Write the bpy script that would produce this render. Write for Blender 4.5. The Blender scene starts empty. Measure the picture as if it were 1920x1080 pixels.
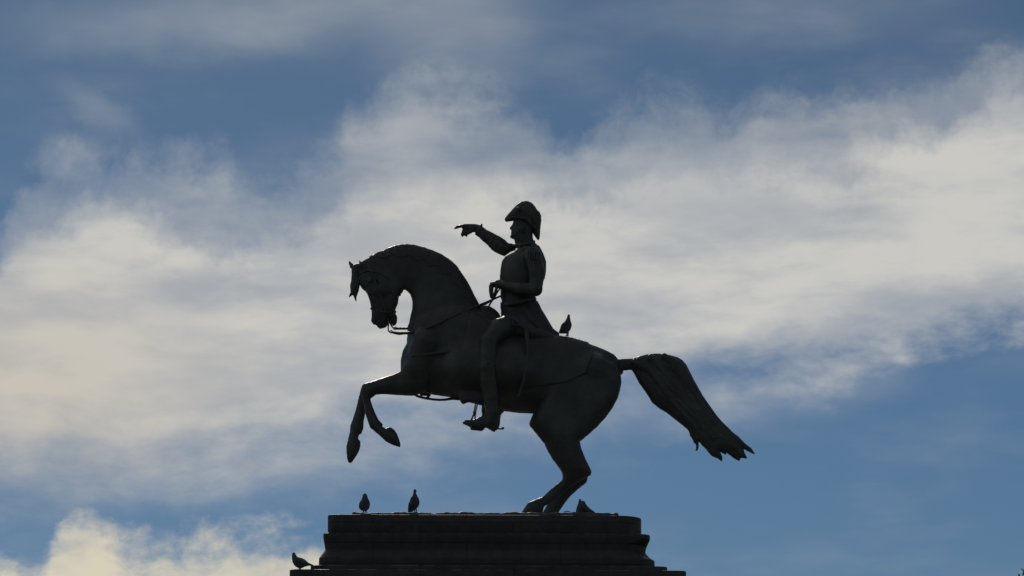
import bpy, math, random
import numpy as np
from mathutils import Vector
R = math.radians
rng = np.random.default_rng(7)
scene = bpy.context.scene
COL = scene.collection

# ------------------------------------------------------------------ camera
DIST, PITCH = 42.0, R(12.5)
FPX = 150.0 * DIST / math.cos(PITCH)
CAM = np.array([0.0, -DIST, 1.6])
cam_d = bpy.data.cameras.new('camera')
cam = bpy.data.objects.new('camera', cam_d); COL.objects.link(cam)
cam.location = CAM; cam.rotation_euler = (R(90) + PITCH, 0, 0)
cam_d.sensor_width = 36; cam_d.lens = FPX / 1920 * 36
cam_d.clip_start = 0.5; cam_d.clip_end = 6000
scene.camera = cam

# ------------------------------------------------------------------ exposure
vs = scene.view_settings
vs.view_transform = 'Standard'; vs.look = 'None'; vs.gamma = 1; vs.use_curve_mapping = False
EXPO = -1.3
vs.exposure = EXPO

# ------------------------------------------------------------------ sun (behind the monument, high, a little left)
SUN_EL, SUN_AZ = R(32), R(-9)
sd = bpy.data.lights.new('sun', 'SUN'); sd.energy = 3.0; sd.angle = R(0.5); sd.color = (1.0, .93, .82)
so = bpy.data.objects.new('sun', sd); COL.objects.link(so)
sv = Vector((math.sin(SUN_AZ)*math.cos(SUN_EL), math.cos(SUN_AZ)*math.cos(SUN_EL), math.sin(SUN_EL)))
so.rotation_euler = sv.to_track_quat('Z', 'Y').to_euler()

# ------------------------------------------------------------------ sky: Nishita air with procedural cloud veils by direction
W = bpy.data.worlds.new('World'); scene.world = W; W.use_nodes = True
nt = W.node_tree; nt.nodes.clear()
class NG:
    def __init__(s, nt): s.nt = nt
    def n(s, t, **kw):
        x = s.nt.nodes.new(t)
        for k, v in kw.items(): setattr(x, k, v)
        return x
    def set(s, sock, v):
        if isinstance(v, bpy.types.NodeSocket): s.nt.links.new(v, sock)
        else: sock.default_value = v
    def m(s, op, a, b=None, c=None, clamp=False):
        x = s.n('ShaderNodeMath', operation=op, use_clamp=clamp)
        s.set(x.inputs[0], a)
        if b is not None: s.set(x.inputs[1], b)
        if c is not None: s.set(x.inputs[2], c)
        return x.outputs[0]
    def vm(s, op, a, b=None, scale=None):
        x = s.n('ShaderNodeVectorMath', operation=op); s.set(x.inputs[0], a)
        if b is not None: s.set(x.inputs[1], b)
        if scale is not None: s.set(x.inputs['Scale'], scale)
        return x.outputs[0]
    def noise(s, vec, scale, detail=6, rough=.55, col=False, lac=2.0):
        x = s.n('ShaderNodeTexNoise'); x.noise_dimensions = '3D'
        s.set(x.inputs['Vector'], vec); x.inputs['Scale'].default_value = scale
        x.inputs['Detail'].default_value = detail; x.inputs['Roughness'].default_value = rough
        x.inputs['Lacunarity'].default_value = lac
        return x.outputs['Color'] if col else x.outputs['Fac']
    def ss(s, v, a, b, lo=0., hi=1.):
        x = s.n('ShaderNodeMapRange', interpolation_type='SMOOTHSTEP')
        s.set(x.inputs['Value'], v); s.set(x.inputs['From Min'], a); s.set(x.inputs['From Max'], b)
        s.set(x.inputs['To Min'], lo); s.set(x.inputs['To Max'], hi)
        return x.outputs[0]
    def mix(s, f, a, b):
        x = s.n('ShaderNodeMix', data_type='RGBA')
        s.set(x.inputs[0], f); s.set(x.inputs[6], a); s.set(x.inputs[7], b)
        return x.outputs[2]
    def mapping(s, vec, loc=(0,0,0), rot=0, scale=(1,1,1)):
        x = s.n('ShaderNodeMapping'); s.set(x.inputs[0], vec)
        x.inputs[1].default_value = loc; x.inputs[2].default_value = (0,0,rot); x.inputs[3].default_value = scale
        return x.outputs[0]
    def curve(s, v, pts):
        x = s.n('ShaderNodeFloatCurve'); c = x.mapping.curves[0]
        while len(c.points) < len(pts): c.points.new(.5, .5)
        for p, (a, b) in zip(c.points, pts): p.location = (a/1920, b/1080); p.handle_type = 'AUTO'
        x.mapping.update(); s.set(x.inputs['Value'], v)
        return x.outputs[0]
g = NG(nt)
tc = g.n('ShaderNodeTexCoord').outputs['Generated']
sx = g.n('ShaderNodeSeparateXYZ'); g.set(sx.inputs[0], g.vm('NORMALIZE', tc))
az = g.m('ARCTAN2', sx.outputs[0], sx.outputs[1])
el = g.m('ARCSINE', sx.outputs[2])
# angular cloud chart: u grows to the right of the monument, v downwards (thousandths of the lens' angle)
U = g.m('MULTIPLY_ADD', az, FPX*math.cos(PITCH)/1000, .96)
V = g.m('MULTIPLY_ADD', el, -FPX/1000, .54 + PITCH*FPX/1000)
cb = g.n('ShaderNodeCombineXYZ'); g.set(cb.inputs[0], U); g.set(cb.inputs[1], V); P = cb.outputs[0]
def warp(P, scale, amt, detail=5, rough=.55, off=0):
    c = g.noise(g.vm('ADD', P, (off, off*.7, off*1.3)), scale, detail, rough, True)
    return g.vm('ADD', P, g.vm('SCALE', g.vm('SUBTRACT', c, (.5,.5,.5)), scale=amt))
Pw = warp(warp(P, 2.2, .07, 3, .5), 6.0, .085, 7, .62, 3.1)
sp = g.n('ShaderNodeSeparateXYZ'); g.set(sp.inputs[0], Pw)
uw, vw = sp.outputs[0], sp.outputs[1]
xn = g.m('DIVIDE', uw, 1.92, clamp=True)
yt = g.m('MULTIPLY', g.curve(xn, [(0,455),(70,330),(130,300),(210,285),(330,335),(450,350),(590,318),(690,205),(775,160),(880,185),(965,235),(1040,285),(1140,255),(1270,210),(1400,205),(1520,225),(1660,215),(1770,180),(1850,135),(1920,110)]), 1.08)
yb = g.m('MULTIPLY', g.curve(xn, [(0,925),(150,945),(300,935),(450,915),(600,885),(760,850),(900,815),(1050,780),(1200,765),(1330,755),(1450,735),(1560,705),(1680,672),(1800,648),(1920,636)]), 1.08)
dt = g.m('SUBTRACT', vw, yt)          # below the band's upper edge
db = g.m('SUBTRACT', yb, vw)          # above its lower edge
# streaks rising to the right, and soft billows
Pl = warp(P, 3.0, .07, 4, .55, 5.5)
Ps = g.mapping(Pl, rot=R(13), scale=(1.0, 3.2, 1))
streak = g.noise(Ps, 2.4, 8, .56)
Ps2 = g.mapping(Pl, loc=(4,2,1), rot=R(10), scale=(1.2, 2.6, 1))
fine = g.noise(Ps2, 7.0, 8, .58)
puff = g.noise(Pw, 5.5, 10, .62)
ragged = g.m('MULTIPLY_ADD', g.m('SUBTRACT', puff, .5), .31, dt)
def blob(u, v, ru, rv, rot, amp, src=None):
    M = g.mapping(g.vm('SUBTRACT', src if src is not None else Pw, (u/1000, v/1000, 0)), rot=R(rot))
    M = g.mapping(M, scale=(1000/ru, 1000/rv, 0))
    ln = g.n('ShaderNodeVectorMath', operation='LENGTH'); g.set(ln.inputs[0], M)
    return g.ss(ln.outputs['Value'], 1., 0., 0., amp)
thin = g.m('ADD', blob(780, 265, 340, 190, 0, .28, P), blob(1400, 260, 340, 130, 0, .11, P))
top = g.m('ADD', g.m('MULTIPLY', g.ss(ragged, -.06, .06), .42), g.m('MULTIPLY', g.ss(ragged, .05, g.m('ADD', thin, .165)), .58))
raggedb = g.m('MULTIPLY_ADD', g.m('SUBTRACT', fine, .5), .16, db)
wb = g.ss(U, 1.1, 1.75, .20, .085)    # the lower edge is soft on the left, crisper on the right
bot = g.ss(raggedb, g.m('MULTIPLY', wb, -.45), wb)
band = g.m('MULTIPLY', top, bot)
tex = g.m('ADD', g.m('MULTIPLY', g.ss(streak, .30, .66), .15), g.m('MULTIPLY', g.ss(fine, .30, .70), .07))
band = g.m('MULTIPLY', band, g.m('ADD', tex, .78))
dens = band
BLOBS = [ # u, v, ru, rv, rot, amp  (+ veil, - thin patch)
 (450, 30, 620, 110, 6, .27), (860, 40, 260, 190, 30, .24), (1500, 30, 520, 110, 0, .12), (1750,190,260,110,10,.10),
 (125,305, 120, 62, 10, .26), (175,225,150, 40, -28, .15), (120,350,230,90,0,-.22), (330,340,220,70,10,-.02), (700,60,900,120,0,.05), (500,310,260,70,10,.08),
 (1640,415,150, 60, 8, -.22), (380,560,260,90, 12, -.16), (10,520,110,50,0,-.22),(40,700,150,60,0,-.14), (1200,385,340,80,0,.12),
 (900,300,260,60,14,-.10), (700,700,380,60,8,-.06), (1700,590,460,75,11,-.22), (1350,680,360,80,10,-.34), (1850,560,260,60,11,-.04), (620,800,500,80,10,-.22), (250,860,420,80,4,-.18), (1130,330,560,60,4,.12), (1640,345,520,60,0,.14), (120,690,300,90,8,.10), (330,470,380,80,14,.06),(1250,330,420,80,8,.16),
 (560,880,620,90,8,.10), (250,850,420,90,4,.10), (1180,790,380,70,8,.10), (1500,745,300,60,12,.10),
 (820,215,200,70,10,.12), (700,240,120,70,0,.10),
]
for b in BLOBS: dens = g.m('ADD', dens, blob(*b))
# lower-left cumulus top
yl = g.m('MULTIPLY', g.curve(xn, [(0,1030),(45,1050),(85,1085),(118,1025),(145,988),(182,975),(225,1010),(310,1018),(420,1018),(560,1008),(640,1022),(760,1075),(1920,1078)]), 1.08)
cl = g.ss(g.m('MULTIPLY_ADD', g.m('SUBTRACT', g.m('ADD', puff, g.m('MULTIPLY', fine, .6)), .78), .26, g.m('SUBTRACT', vw, yl)), -.035, .075)
cl = g.m('MULTIPLY', cl, g.ss(U, .86, .6))
cl = g.m('MULTIPLY', cl, g.m('MULTIPLY_ADD', g.ss(fine,.3,.7), .25, .72))
dens = g.m('MAXIMUM', dens, cl)
# wisps everywhere in the clear air
dens = g.m('ADD', dens, g.m('MULTIPLY', g.ss(streak, .42, .80), .10))
# away from this part of the sky the cover is an ordinary broken one
D3 = g.mapping(tc, scale=(1,1,2.2))
far = g.ss(g.noise(warp(D3, 2.0, .3), 2.3, 7, .55), .44, .66)
out = g.m('MAXIMUM', g.ss(g.m('ABSOLUTE', g.m('SUBTRACT', U, .96)), 1.15, 2.2), g.ss(g.m('ABSOLUTE', g.m('SUBTRACT', V, .54)), .75, 1.5))
mx = g.n('ShaderNodeMix', data_type='FLOAT'); g.set(mx.inputs[0], out); g.set(mx.inputs[2], dens); g.set(mx.inputs[3], g.m('MULTIPLY', far, .8))
dens = g.m('MULTIPLY', mx.outputs[0], 1.0, clamp=True)
sky = g.n('ShaderNodeTexSky', sky_type='NISHITA'); sky.sun_disc = False
sky.sun_elevation = SUN_EL; sky.sun_rotation = SUN_AZ
sky.altitude = 200; sky.air_density = 1.0; sky.dust_density = .3; sky.ozone_density = 3.0
SKY_S = .1
def lin(r, gg, b): 
    f = lambda c: (c/255/12.92) if c/255 <= .04045 else ((c/255+.055)/1.055)**2.4
    return (f(r), f(gg), f(b), 1)
air = g.vm('MULTIPLY', sky.outputs[0], g.mix(g.ss(el, R(10), R(18)), (.43, .60, .775, 1), (.405, .55, .655, 1)))
k = 2**-EXPO/SKY_S
def cc(r, gg, b): c = lin(r, gg, b); return (c[0]*k, c[1]*k, c[2]*k, 1)
shade = g.ss(g.m('ADD', streak, blob(60, 860, 900, 420, 0, .10, P)), .36, .62)
cloud = g.mix(shade, cc(183,185,186), cc(201,200,195))
warm = g.m('MAXIMUM', blob(0, 780, 800, 430, 0, .9, P), 0)
cloud = g.mix(warm, cloud, cc(199,192,180))
cloud = g.mix(g.m('MULTIPLY', cl, .95), cloud, cc(214,206,184))
colr = g.mix(dens, air, cloud)
bg = g.n('ShaderNodeBackground'); g.set(bg.inputs[0], colr); bg.inputs[1].default_value = SKY_S
wo = g.n('ShaderNodeOutputWorld'); nt.links.new(bg.outputs[0], wo.inputs[0])

# ================================================================== helpers
def at(px, py, Y=0.0):
    """world point on the plane y=Y that the photograph's pixel looks at"""
    c, s = math.cos(PITCH), math.sin(PITCH)
    a, b = (px-960)/FPX, (540-py)/FPX
    d = np.array([a, c - b*s, s + b*c])
    t = (Y + DIST)/d[1]
    return CAM + d*t
def ray(px, py):
    c, s = math.cos(PITCH), math.sin(PITCH)
    a, b = (px-960)/FPX, (540-py)/FPX
    d = np.array([a, c - b*s, s + b*c]); return d/np.linalg.norm(d)
def tag(o, label=None, cat=None, group=None, kind=None):
    if label: o['label'] = label
    if cat: o['category'] = cat
    if group: o['group'] = group
    if kind: o['kind'] = kind
    return o
def empty(name, loc, **kw):
    o = bpy.data.objects.new(name, None); COL.objects.link(o); o.location = loc
    o.empty_display_size = .3
    return tag(o, **kw)
def link(name, me, parent=None, mats=()):
    o = bpy.data.objects.new(name, me); COL.objects.link(o)
    for m in mats: me.materials.append(m)
    if parent:
        o.parent = parent
        p = parent; off = Vector((0,0,0))
        while p: off += Vector(p.location); p = p.parent
        o.location = -off          # vertices are in world metres
    return o

def poly_sd(pts, X, Z):
    """signed distance (inside positive) of grid X,Z to polygon"""
    d = np.full(X.shape, 1e9, np.float32); ins = np.zeros(X.shape, bool)
    n = len(pts)
    for i in range(n):
        ax, az = pts[i]; bx, bz = pts[(i+1) % n]
        ex, ez = bx-ax, bz-az; L = ex*ex+ez*ez + 1e-12
        wx, wz = X-ax, Z-az
        t = np.clip((wx*ex+wz*ez)/L, 0, 1)
        d = np.minimum(d, (wx-ex*t)**2 + (wz-ez*t)**2)
        c = (az > Z) != (bz > Z)
        with np.errstate(divide='ignore', invalid='ignore'):
            ins ^= c & (X < (bx-ax)*(Z-az)/(bz-az if bz != az else 1e-12) + ax)
    d = np.sqrt(d); return np.where(ins, d, -d)

def blur(a, n=1):
    for _ in range(n):
        p = np.pad(a, 1, mode='edge')
        a = (p[1:-1,1:-1]*4 + 2*(p[:-2,1:-1]+p[2:,1:-1]+p[1:-1,:-2]+p[1:-1,2:]) + p[:-2,:-2]+p[2:,2:]+p[:-2,2:]+p[2:,:-2])/16
    return a
def poisson(mask, h):
    """solve lap u = -2, u = 0 outside, coarse to fine"""
    def solve(m, hh):
        if min(m.shape) > 24:
            c = m[::2, ::2]; u0 = solve(c, hh*2)
            u = np.repeat(np.repeat(u0, 2, 0), 2, 1)[:m.shape[0], :m.shape[1]]
            u = blur(u, 1); it = 60
        else:
            u = np.zeros(m.shape, np.float32); it = 500
        u = u*m
        for _ in range(it):
            p = np.pad(u, 1)
            u = ((p[:-2,1:-1]+p[2:,1:-1]+p[1:-1,:-2]+p[1:-1,2:])/4 + hh*hh*.5)*m
        return u
    return solve(mask.astype(np.float32), h)

class Field:
    """a signed volume (inside > 0) on a regular grid, turned into one continuous mesh"""
    def __init__(s, lo, hi, h):
        s.h = h; s.lo = np.array(lo, float)
        s.n = np.ceil((np.array(hi)-s.lo)/h).astype(int)+1
        s.F = np.full(s.n, -.3, np.float32)
        s.ax = [s.lo[i] + h*np.arange(s.n[i]) for i in range(3)]
    def box(s, lo, hi, pad):
        a = np.maximum(((np.array(lo)-pad-s.lo)/s.h).astype(int), 0)
        b = np.minimum(((np.array(hi)+pad-s.lo)/s.h).astype(int)+2, s.n)
        return a, b
    def put(s, a, b, F, k, mode):
        sl = tuple(slice(a[i], b[i]) for i in range(3)); o = s.F[sl]
        if mode == 'sub': s.F[sl] = np.minimum(o, -F); return
        if k > 0:
            hh = np.clip(.5 + .5*(F-o)/k, 0, 1)
            s.F[sl] = o*(1-hh) + F*hh + k*hh*(1-hh)
        else: s.F[sl] = np.maximum(o, F)
    def inflate(s, pts, Y=0., k=1., cap=None, y0=None, blend=.0, mode='add', ridge=None, pixels=True):
        """a rounded body whose side view is the outline pts, centred on the plane y=Y"""
        P = [(q[0], q[2]) for q in (at(a, b, Y) for a, b in pts)] if pixels else pts
        P = np.array(P); lo, hi = P.min(0), P.max(0)
        D = float(min(hi-lo))*.5*k + .06
        if cap: D = min(D, cap+.06)
        oy = 0 if y0 is None else .35
        a, b = s.box((lo[0], Y-D-oy, lo[1]), (hi[0], Y+D+oy, hi[1]), .05)
        x = s.ax[0][a[0]:b[0]]; z = s.ax[2][a[2]:b[2]]; y = s.ax[1][a[1]:b[1]]
        X, Z = np.meshgrid(x, z, indexing='ij')
        d = poly_sd(P, X, Z); m = d > 0
        u = poisson(m, s.h)
        w = m & (d > s.h*.6)
        q = np.where(w, u/np.maximum(d, 1e-6), 0); ww = w.astype(np.float32)
        for _ in range(6):
            qb, wb = blur(q*ww), blur(ww)
            q = np.where(w, q*.7+.3*qb/np.maximum(wb, 1e-4), qb/np.maximum(wb, 1e-4)); ww = np.where(w, 1, np.minimum(wb, 1))
        q = np.maximum(q, s.h)
        g2 = q*d*k*k
        if cap:   # squarer section, limited half thickness
            g2 = np.where(g2 > 0, g2/np.sqrt(1+(g2/cap**2)**2), g2)
        if ridge is not None: g2 = g2*(1+ridge(X, Z, d))
        gx, gz = np.gradient(g2, s.h)
        G = np.sqrt(gx*gx+gz*gz)
        yc = Y if y0 is None else y0(X, Z)[:, None, :]
        dy = y[None, :, None] - yc
        F = (g2[:, None, :] - dy*dy)/(np.sqrt(G[:, None, :]**2 + 4*dy*dy) + .02)
        out2 = (d < 0)[:, None, :]
        F = np.where(out2, -np.sqrt((d*d)[:, None, :] + dy*dy), F)
        s.put(a, b, np.clip(F, -.3, .3).astype(np.float32), blend, mode)
        return s
    def chain(s, pts, blend=0., mode='add', flat=1.0, world=False):
        """tapering limb through (px, py, Y, radius_px)"""
        Q = [(np.array(p[:3]), p[3]) if world else (at(p[0], p[1], p[2]), p[3]/150.) for p in pts]
        if len(Q) == 1: Q = Q*2
        for (A, ra), (B, rb) in zip(Q[:-1], Q[1:]):
            r = max(ra, rb)
            a, b = s.box(np.minimum(A, B)-r, np.maximum(A, B)+r, .04+blend)
            if (b <= a).any(): continue
            x, y, z = [s.ax[i][a[i]:b[i]].astype(np.float32) for i in range(3)]
            x = x[:, None, None]; y = y[None, :, None]; z = z[None, None, :]
            E = B-A; L = max(float(E@E), 1e-9)
            t = np.clip(((x-A[0])*E[0]+(y-A[1])*E[1]+(z-A[2])*E[2])/L, 0, 1)
            dd = np.sqrt((x-A[0]-E[0]*t)**2 + ((y-A[1]-E[1]*t)/flat)**2 + (z-A[2]-E[2]*t)**2)
            s.put(a, b, np.clip(ra+(rb-ra)*t-dd, -.3, .3), blend, mode)
        return s
    def poly2(s, pts, Y):
        P = [(q[0], q[2]) for q in (at(a, b, Y) for a, b in pts)]
        X, Z = np.meshgrid(s.ax[0], s.ax[2], indexing='ij')
        return poly_sd(P, X, Z), X, Z
    def sample(s, p):
        i = np.clip(np.round((np.array(p)-s.lo)/s.h).astype(int), 0, s.n-1)
        return s.F[tuple(i)]
    def hit(s, px, py, off=0.0, default=-.3):
        """first point of the volume the pixel's ray meets (plus off metres towards the viewer)"""
        d = ray(px, py); t0 = (s.lo[1]+DIST)/d[1]; t1 = (s.ax[1][-1]+DIST)/d[1]; t = t0
        while t < t1:
            if s.sample(CAM+d*t) > 0: return CAM + d*(t-off)
            t += s.h*.5
        return at(px, py, default)
    def mesh(s, name, smooth=1, amp=0.0):
        F = s.F; h = s.h; F[0]=F[-1]=-.3; F[:,0]=F[:,-1]=-.3; F[:,:,0]=F[:,:,-1]=-.3
        I = F > 0
        cell = np.zeros(tuple(np.array(F.shape)-1), np.int8)
        for i in (0,1):
            for j in (0,1):
                for l in (0,1):
                    cell += I[i:F.shape[0]-1+i, j:F.shape[1]-1+j, l:F.shape[2]-1+l]
        act = (cell > 0) & (cell < 8)
        C = np.argwhere(act); idx = np.full(cell.shape, -1, np.int32); idx[act] = np.arange(len(C))
        acc = np.zeros((len(C), 3)); cnt = np.zeros(len(C))
        cor = [(i,j,l) for i in (0,1) for j in (0,1) for l in (0,1)]
        for a_ in cor:
            for ax_ in range(3):
                if a_[ax_]: continue
                b_ = list(a_); b_[ax_] = 1
                fa = F[tuple((C+a_).T)]; fb = F[tuple((C+b_).T)]
                c = (fa > 0) != (fb > 0); t = np.where(c, fa/np.where(c, fa-fb, 1), 0)
                p = C + np.array(a_, float); p[:, ax_] += t
                acc[c] += p[c]; cnt[c] += 1
        Vv = s.lo + h*acc/cnt[:, None]
        quads = []
        for ax_ in range(3):
            o1, o2 = [q for q in range(3) if q != ax_]
            sa = [slice(1, -1)]*3; sa[ax_] = slice(0, -1)
            sb = [slice(1, -1)]*3; sb[ax_] = slice(1, None)
            A, B = I[tuple(sa)], I[tuple(sb)]
            base = np.array([1,1,1]); base[ax_] = 0
            for fl in (0, 1):
                e = np.argwhere((A & ~B) if fl == 0 else (~A & B)) + base
                if not len(e): continue
                q = []
                for d1, d2 in ((-1,-1),(0,-1),(0,0),(-1,0)):
                    c = e.copy(); c[:, o1] += d1; c[:, o2] += d2
                    q.append(idx[tuple(c.T)])
                q = np.stack(q, 1)
                if (fl == 1) ^ (ax_ == 1): q = q[:, ::-1]
                quads.append(q)
        Qd = np.concatenate(quads)
        # light smoothing along the surface
        ed = np.concatenate([Qd[:, [0,1]], Qd[:, [1,2]], Qd[:, [2,3]], Qd[:, [3,0]]])
        deg = np.bincount(ed[:,0], minlength=len(Vv)).astype(float); deg += np.bincount(ed[:,1], minlength=len(Vv))
        for k_ in range(smooth*2):
            lam = .5 if k_ % 2 == 0 else -.48
            S = np.zeros_like(Vv)
            for c_ in range(3):
                S[:, c_] = np.bincount(ed[:,0], Vv[ed[:,1], c_], len(Vv)) + np.bincount(ed[:,1], Vv[ed[:,0], c_], len(Vv))
            Vv = Vv + lam*(S/deg[:, None] - Vv)
        me = bpy.data.meshes.new(name)
        me.vertices.add(len(Vv)); me.vertices.foreach_set('co', Vv.astype(np.float32).ravel())
        me.loops.add(Qd.size); me.loops.foreach_set('vertex_index', Qd.astype(np.int32).ravel())
        me.polygons.add(len(Qd)); me.polygons.foreach_set('loop_start', np.arange(0, Qd.size, 4, dtype=np.int32))
        me.polygons.foreach_set('use_smooth', np.ones(len(Qd), bool))
        me.update(calc_edges=True); me.validate()
        return me

def field_px(x0, y0, x1, y1, Ya, Yb, h):
    """grid that covers a pixel rectangle between two depths"""
    c = [at(a, b, Y) for a in (x0, x1) for b in (y0, y1) for Y in (Ya, Yb)]
    lo = np.min(c, 0); hi = np.max(c, 0); lo[1] = Ya; hi[1] = Yb
    return Field(lo, hi, h)

def make_mat(name, base, rough, metal=0., col2=None, nscale=6., bump=.02, bscale=40., spec=.5, top=None, det=7):
    m = bpy.data.materials.new(name); m.use_nodes = True; t = m.node_tree; G = NG(t)
    b = t.nodes['Principled BSDF']; co = G.n('ShaderNodeTexCoord').outputs['Object']
    n1 = G.noise(co, nscale, det, .62)
    c = G.mix(G.ss(n1, .38, .66), (*base, 1), (*(col2 or base), 1))
    if top:   # pale noise patches mixed into the colour of upward-facing surfaces
        ge = G.n('ShaderNodeNewGeometry'); s_ = G.n('ShaderNodeSeparateXYZ'); G.set(s_.inputs[0], ge.outputs['Normal'])
        up = G.m('MULTIPLY', G.ss(s_.outputs[2], top[2], top[2]+.25), G.ss(G.noise(co, top[1], 5, .6), .47, .56))
        c = G.mix(up, c, (*top[0], 1))
    G.set(b.inputs['Base Color'], c)
    G.set(b.inputs['Roughness'], G.ss(G.noise(co, nscale*2.3, 5, .6), .3, .7, rough-.10, rough+.12))
    b.inputs['Metallic'].default_value = metal; b.inputs['Specular IOR Level'].default_value = spec
    bp = G.n('ShaderNodeBump'); bp.inputs['Strength'].default_value = .6; bp.inputs['Distance'].default_value = bump
    G.set(bp.inputs['Height'], G.noise(co, bscale, 6, .6)); t.links.new(bp.outputs[0], b.inputs['Normal'])
    return m
BRONZE = make_mat('weathered_bronze', (.042,.041,.036), .44, 0., (.062,.070,.060), 2.6, .005, 26., .33)
BRONZE_P = make_mat('pale_topped_bronze', (.047,.047,.042), .5, 0., (.07,.08,.07), 4., .012, 30., .4, top=((.40,.40,.36), 9., .70))
BRONZE_D = make_mat('dark_bronze', (.044,.042,.037), .5, 0., (.056,.060,.052), 5., .004, 60., .4)

# ================================================================== the equestrian statue
YF = -.55                                   # front edge of the bronze plate
ZTOP = float(at(910, 960.3, YF)[2])         # top of the plate
statue = empty('equestrian_statue', (float(at(910,960)[0]), 0, ZTOP-.03),
    label='dark bronze statue of a rearing horse and pointing rider in a bicorne hat', cat='statue')

# ---- horse: one continuous body
Hf = field_px(640, 445, 1190, 985, -.62, .62, .0115)
TRUNK = [(765,612),(764.7,643),(759.4,650),(754.6,659),(752.6,668.6),(750.7,676.4),(751,684),(751,697),(757,716),(772,737),(790,738),(807,738.6),(849,744.5),(880,752),(910,759),(944,770),(973,773.6),(999,774.4),(1035,782),(1075,780),(1110,765),(1140,738),(1156,712),(1163,690),(1160,675),(1152,665.5),(1136,657.5),(1117.5,650),(1097,643),(1072,636),(1045,632),(1010,628),(960,622),(925,606),(905,590),(880,575),(840,570),(800,585)]
NECK = [(691,483),(697.5,479),(708.5,473),(719.5,469.5),(732.5,463.5),(743.7,460),(760.4,458),(775,459.2),(793.7,464),(812,470),(829,478),(842,486),(856.7,499),(866,513),(875,526),(882.6,540),(890,555),(899,571),(915,600),(905,650),(860,690),(800,690),(764,650),(764.7,635),(766.5,608.5),(768,599),(770,590),(772.5,579),(773,568.7),(771.6,559.4),(768.8,552),(764.6,546.5),(759.5,543),(752,543),(735,535),(705,515)]
HEAD = [(676,492),(685,486.5),(697.5,479.5),(720,478),(742,498),(756,525),(756.5,543),(755.8,546.5),(753.5,550),(748.4,554.4),(747.5,561),(746,570.5),(744,575),(741.5,581),(741,585),(741.8,588.6),(744.7,592),(745.2,598),(744.4,604.8),(742,609.4),(737,612),(733.6,608),(731,602),(728.6,595.5),(727.2,598),(728,609),(724,613.6),(717.4,616),(712.3,617),(708,613.6),(705.4,610),(700.7,609),(698,605.7),(695.5,602),(696.6,592),(696.3,581.7),(695,574),(693,564),(689.6,554),(685.4,546.5),(679,541.7),(675.4,536.7),(672,525),(671,505)]
HIND = [(1030,720),(1060,680),(1110,672),(1150,680),(1163,695),(1165.7,715.6),(1163,731),(1159,745.5),(1149,764.4),(1136.4,781.7),(1120.6,799),(1105,813),(1087.6,827.4)]
HIND_F = [(1024.6,841.6),(1019.8,830.6),(1007,815),(991.5,796),(994,788),(999.4,775.4),(1012,748)]
HN = HIND + [(1090.7,841.6),(1098.6,860.5),(1105.5,874.6),(1109.8,884),(1108,890.4),(1099,895),(1085,903),(1068,914),(1050,928),(1036,940),(1029,945),(1021,948.5),(1019,953),(1018,960),(1016,967),(973,967),(979,958),(990,942),(1001,937),(1016.7,931),(1035.6,914),(1054.5,899),(1054.5,889),(1049.8,877.8),(1035.6,860.5)] + HIND_F
HF_ = HIND + [(1090,842),(1096,860),(1101,878),(1103,892),(1102,900),(1098.6,906),(1086,915.6),(1070,929.8),(1057.6,945.5),(1048,960),(1044,974),(1010,974),(1019,958),(1026,946),(1035,933),(1048,917),(1056,900),(1053,885),(1040,866)] + HIND_F
FORE = [(800,735),(815,700),(790,672),(765,680),(751,696.5),(736,703),(714,709.6),(695.6,716),(682.6,719),(678,723.5)]
FN = FORE + [(676,735),(681,755),(685,776.3),(689,789),(693.7,802),(704.8,811),(714,819),(723,827.6),(736,834.6),(750,839),(751.7,833.7),(749,824.4),(744.6,813),(740,806),(732.6,800.7),(728,801),(723,803.6),(716,799),(719,796.5),(710,786.5),(704,775),(698,759.6),(694.6,748.5),(704.8,740),(719.6,739),(751,741),(773,742)]
FF = FORE + [(675,734.6),(671.5,748.5),(667.8,765),(661,786.5),(656.7,797.6),(655.7,809.6),(652,825),(649,838),(650,857.8),(652.6,867),(656,869),(660,867.4),(667,856.9),(673,846.7),(676,837.4),(676,828),(672,822.6),(673,815),(678,813),(681.7,803),(682,791),(685,776.3),(689,758),(694.6,746),(704.8,740),(719.6,739),(751,741),(773,742)]
Hf.inflate(TRUNK, 0, .82, cap=.46)
Hf.inflate(NECK, 0, .55, cap=.22, blend=.05)
Hf.inflate(HEAD, 0, .78, cap=.15, blend=.02)
# haunches, stifle, gaskin, cannon and hoof of each side are one outline
def lean(Yb, zt, zb, Yt):          # legs come in towards the mid-line at the top
    z0, z1 = at(900, zt)[2], at(900, zb)[2]
    return lambda X, Z: Yt + (Yb-Yt)*np.clip((Z-z0)/(z1-z0), 0, 1)
Hf.inflate(HN, -.22, .72, cap=.20, y0=lean(-.20, 700, 900, -.20), blend=.035)
Hf.inflate(HF_, .22, .72, cap=.20, blend=.035)
Hf.inflate(FN, -.20, .85, cap=.16, blend=.018)
Hf.inflate(FF, .20, .85, cap=.16, blend=.018)
# muscles and bones that read from the side
for sgn in (-1, 1):
    Hf.chain([(802,640,sgn*.26,27),(782,688,sgn*.22,22)], blend=.09)              # shoulder
    Hf.chain([(870,690,sgn*.20,50),(960,695,sgn*.20,52)], blend=.10)
    Hf.chain([(716,545,sgn*.065,16)], blend=.03)                                   # cheek
    Hf.chain([(694,524,sgn*.115,4.2)], blend=.02); Hf.chain([(693.5,527,sgn*.14,2.6)], blend=.006)   # brow and eye
    Hf.chain([(690,545,sgn*.085,2.6),(700,575,sgn*.07,2.6)], blend=.03)            # facial bone
    Hf.chain([(704,603,sgn*.085,2.4)], mode='sub')                                 # nostril
    Hf.chain([(1115,690,sgn*.24,24)], blend=.10)
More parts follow.
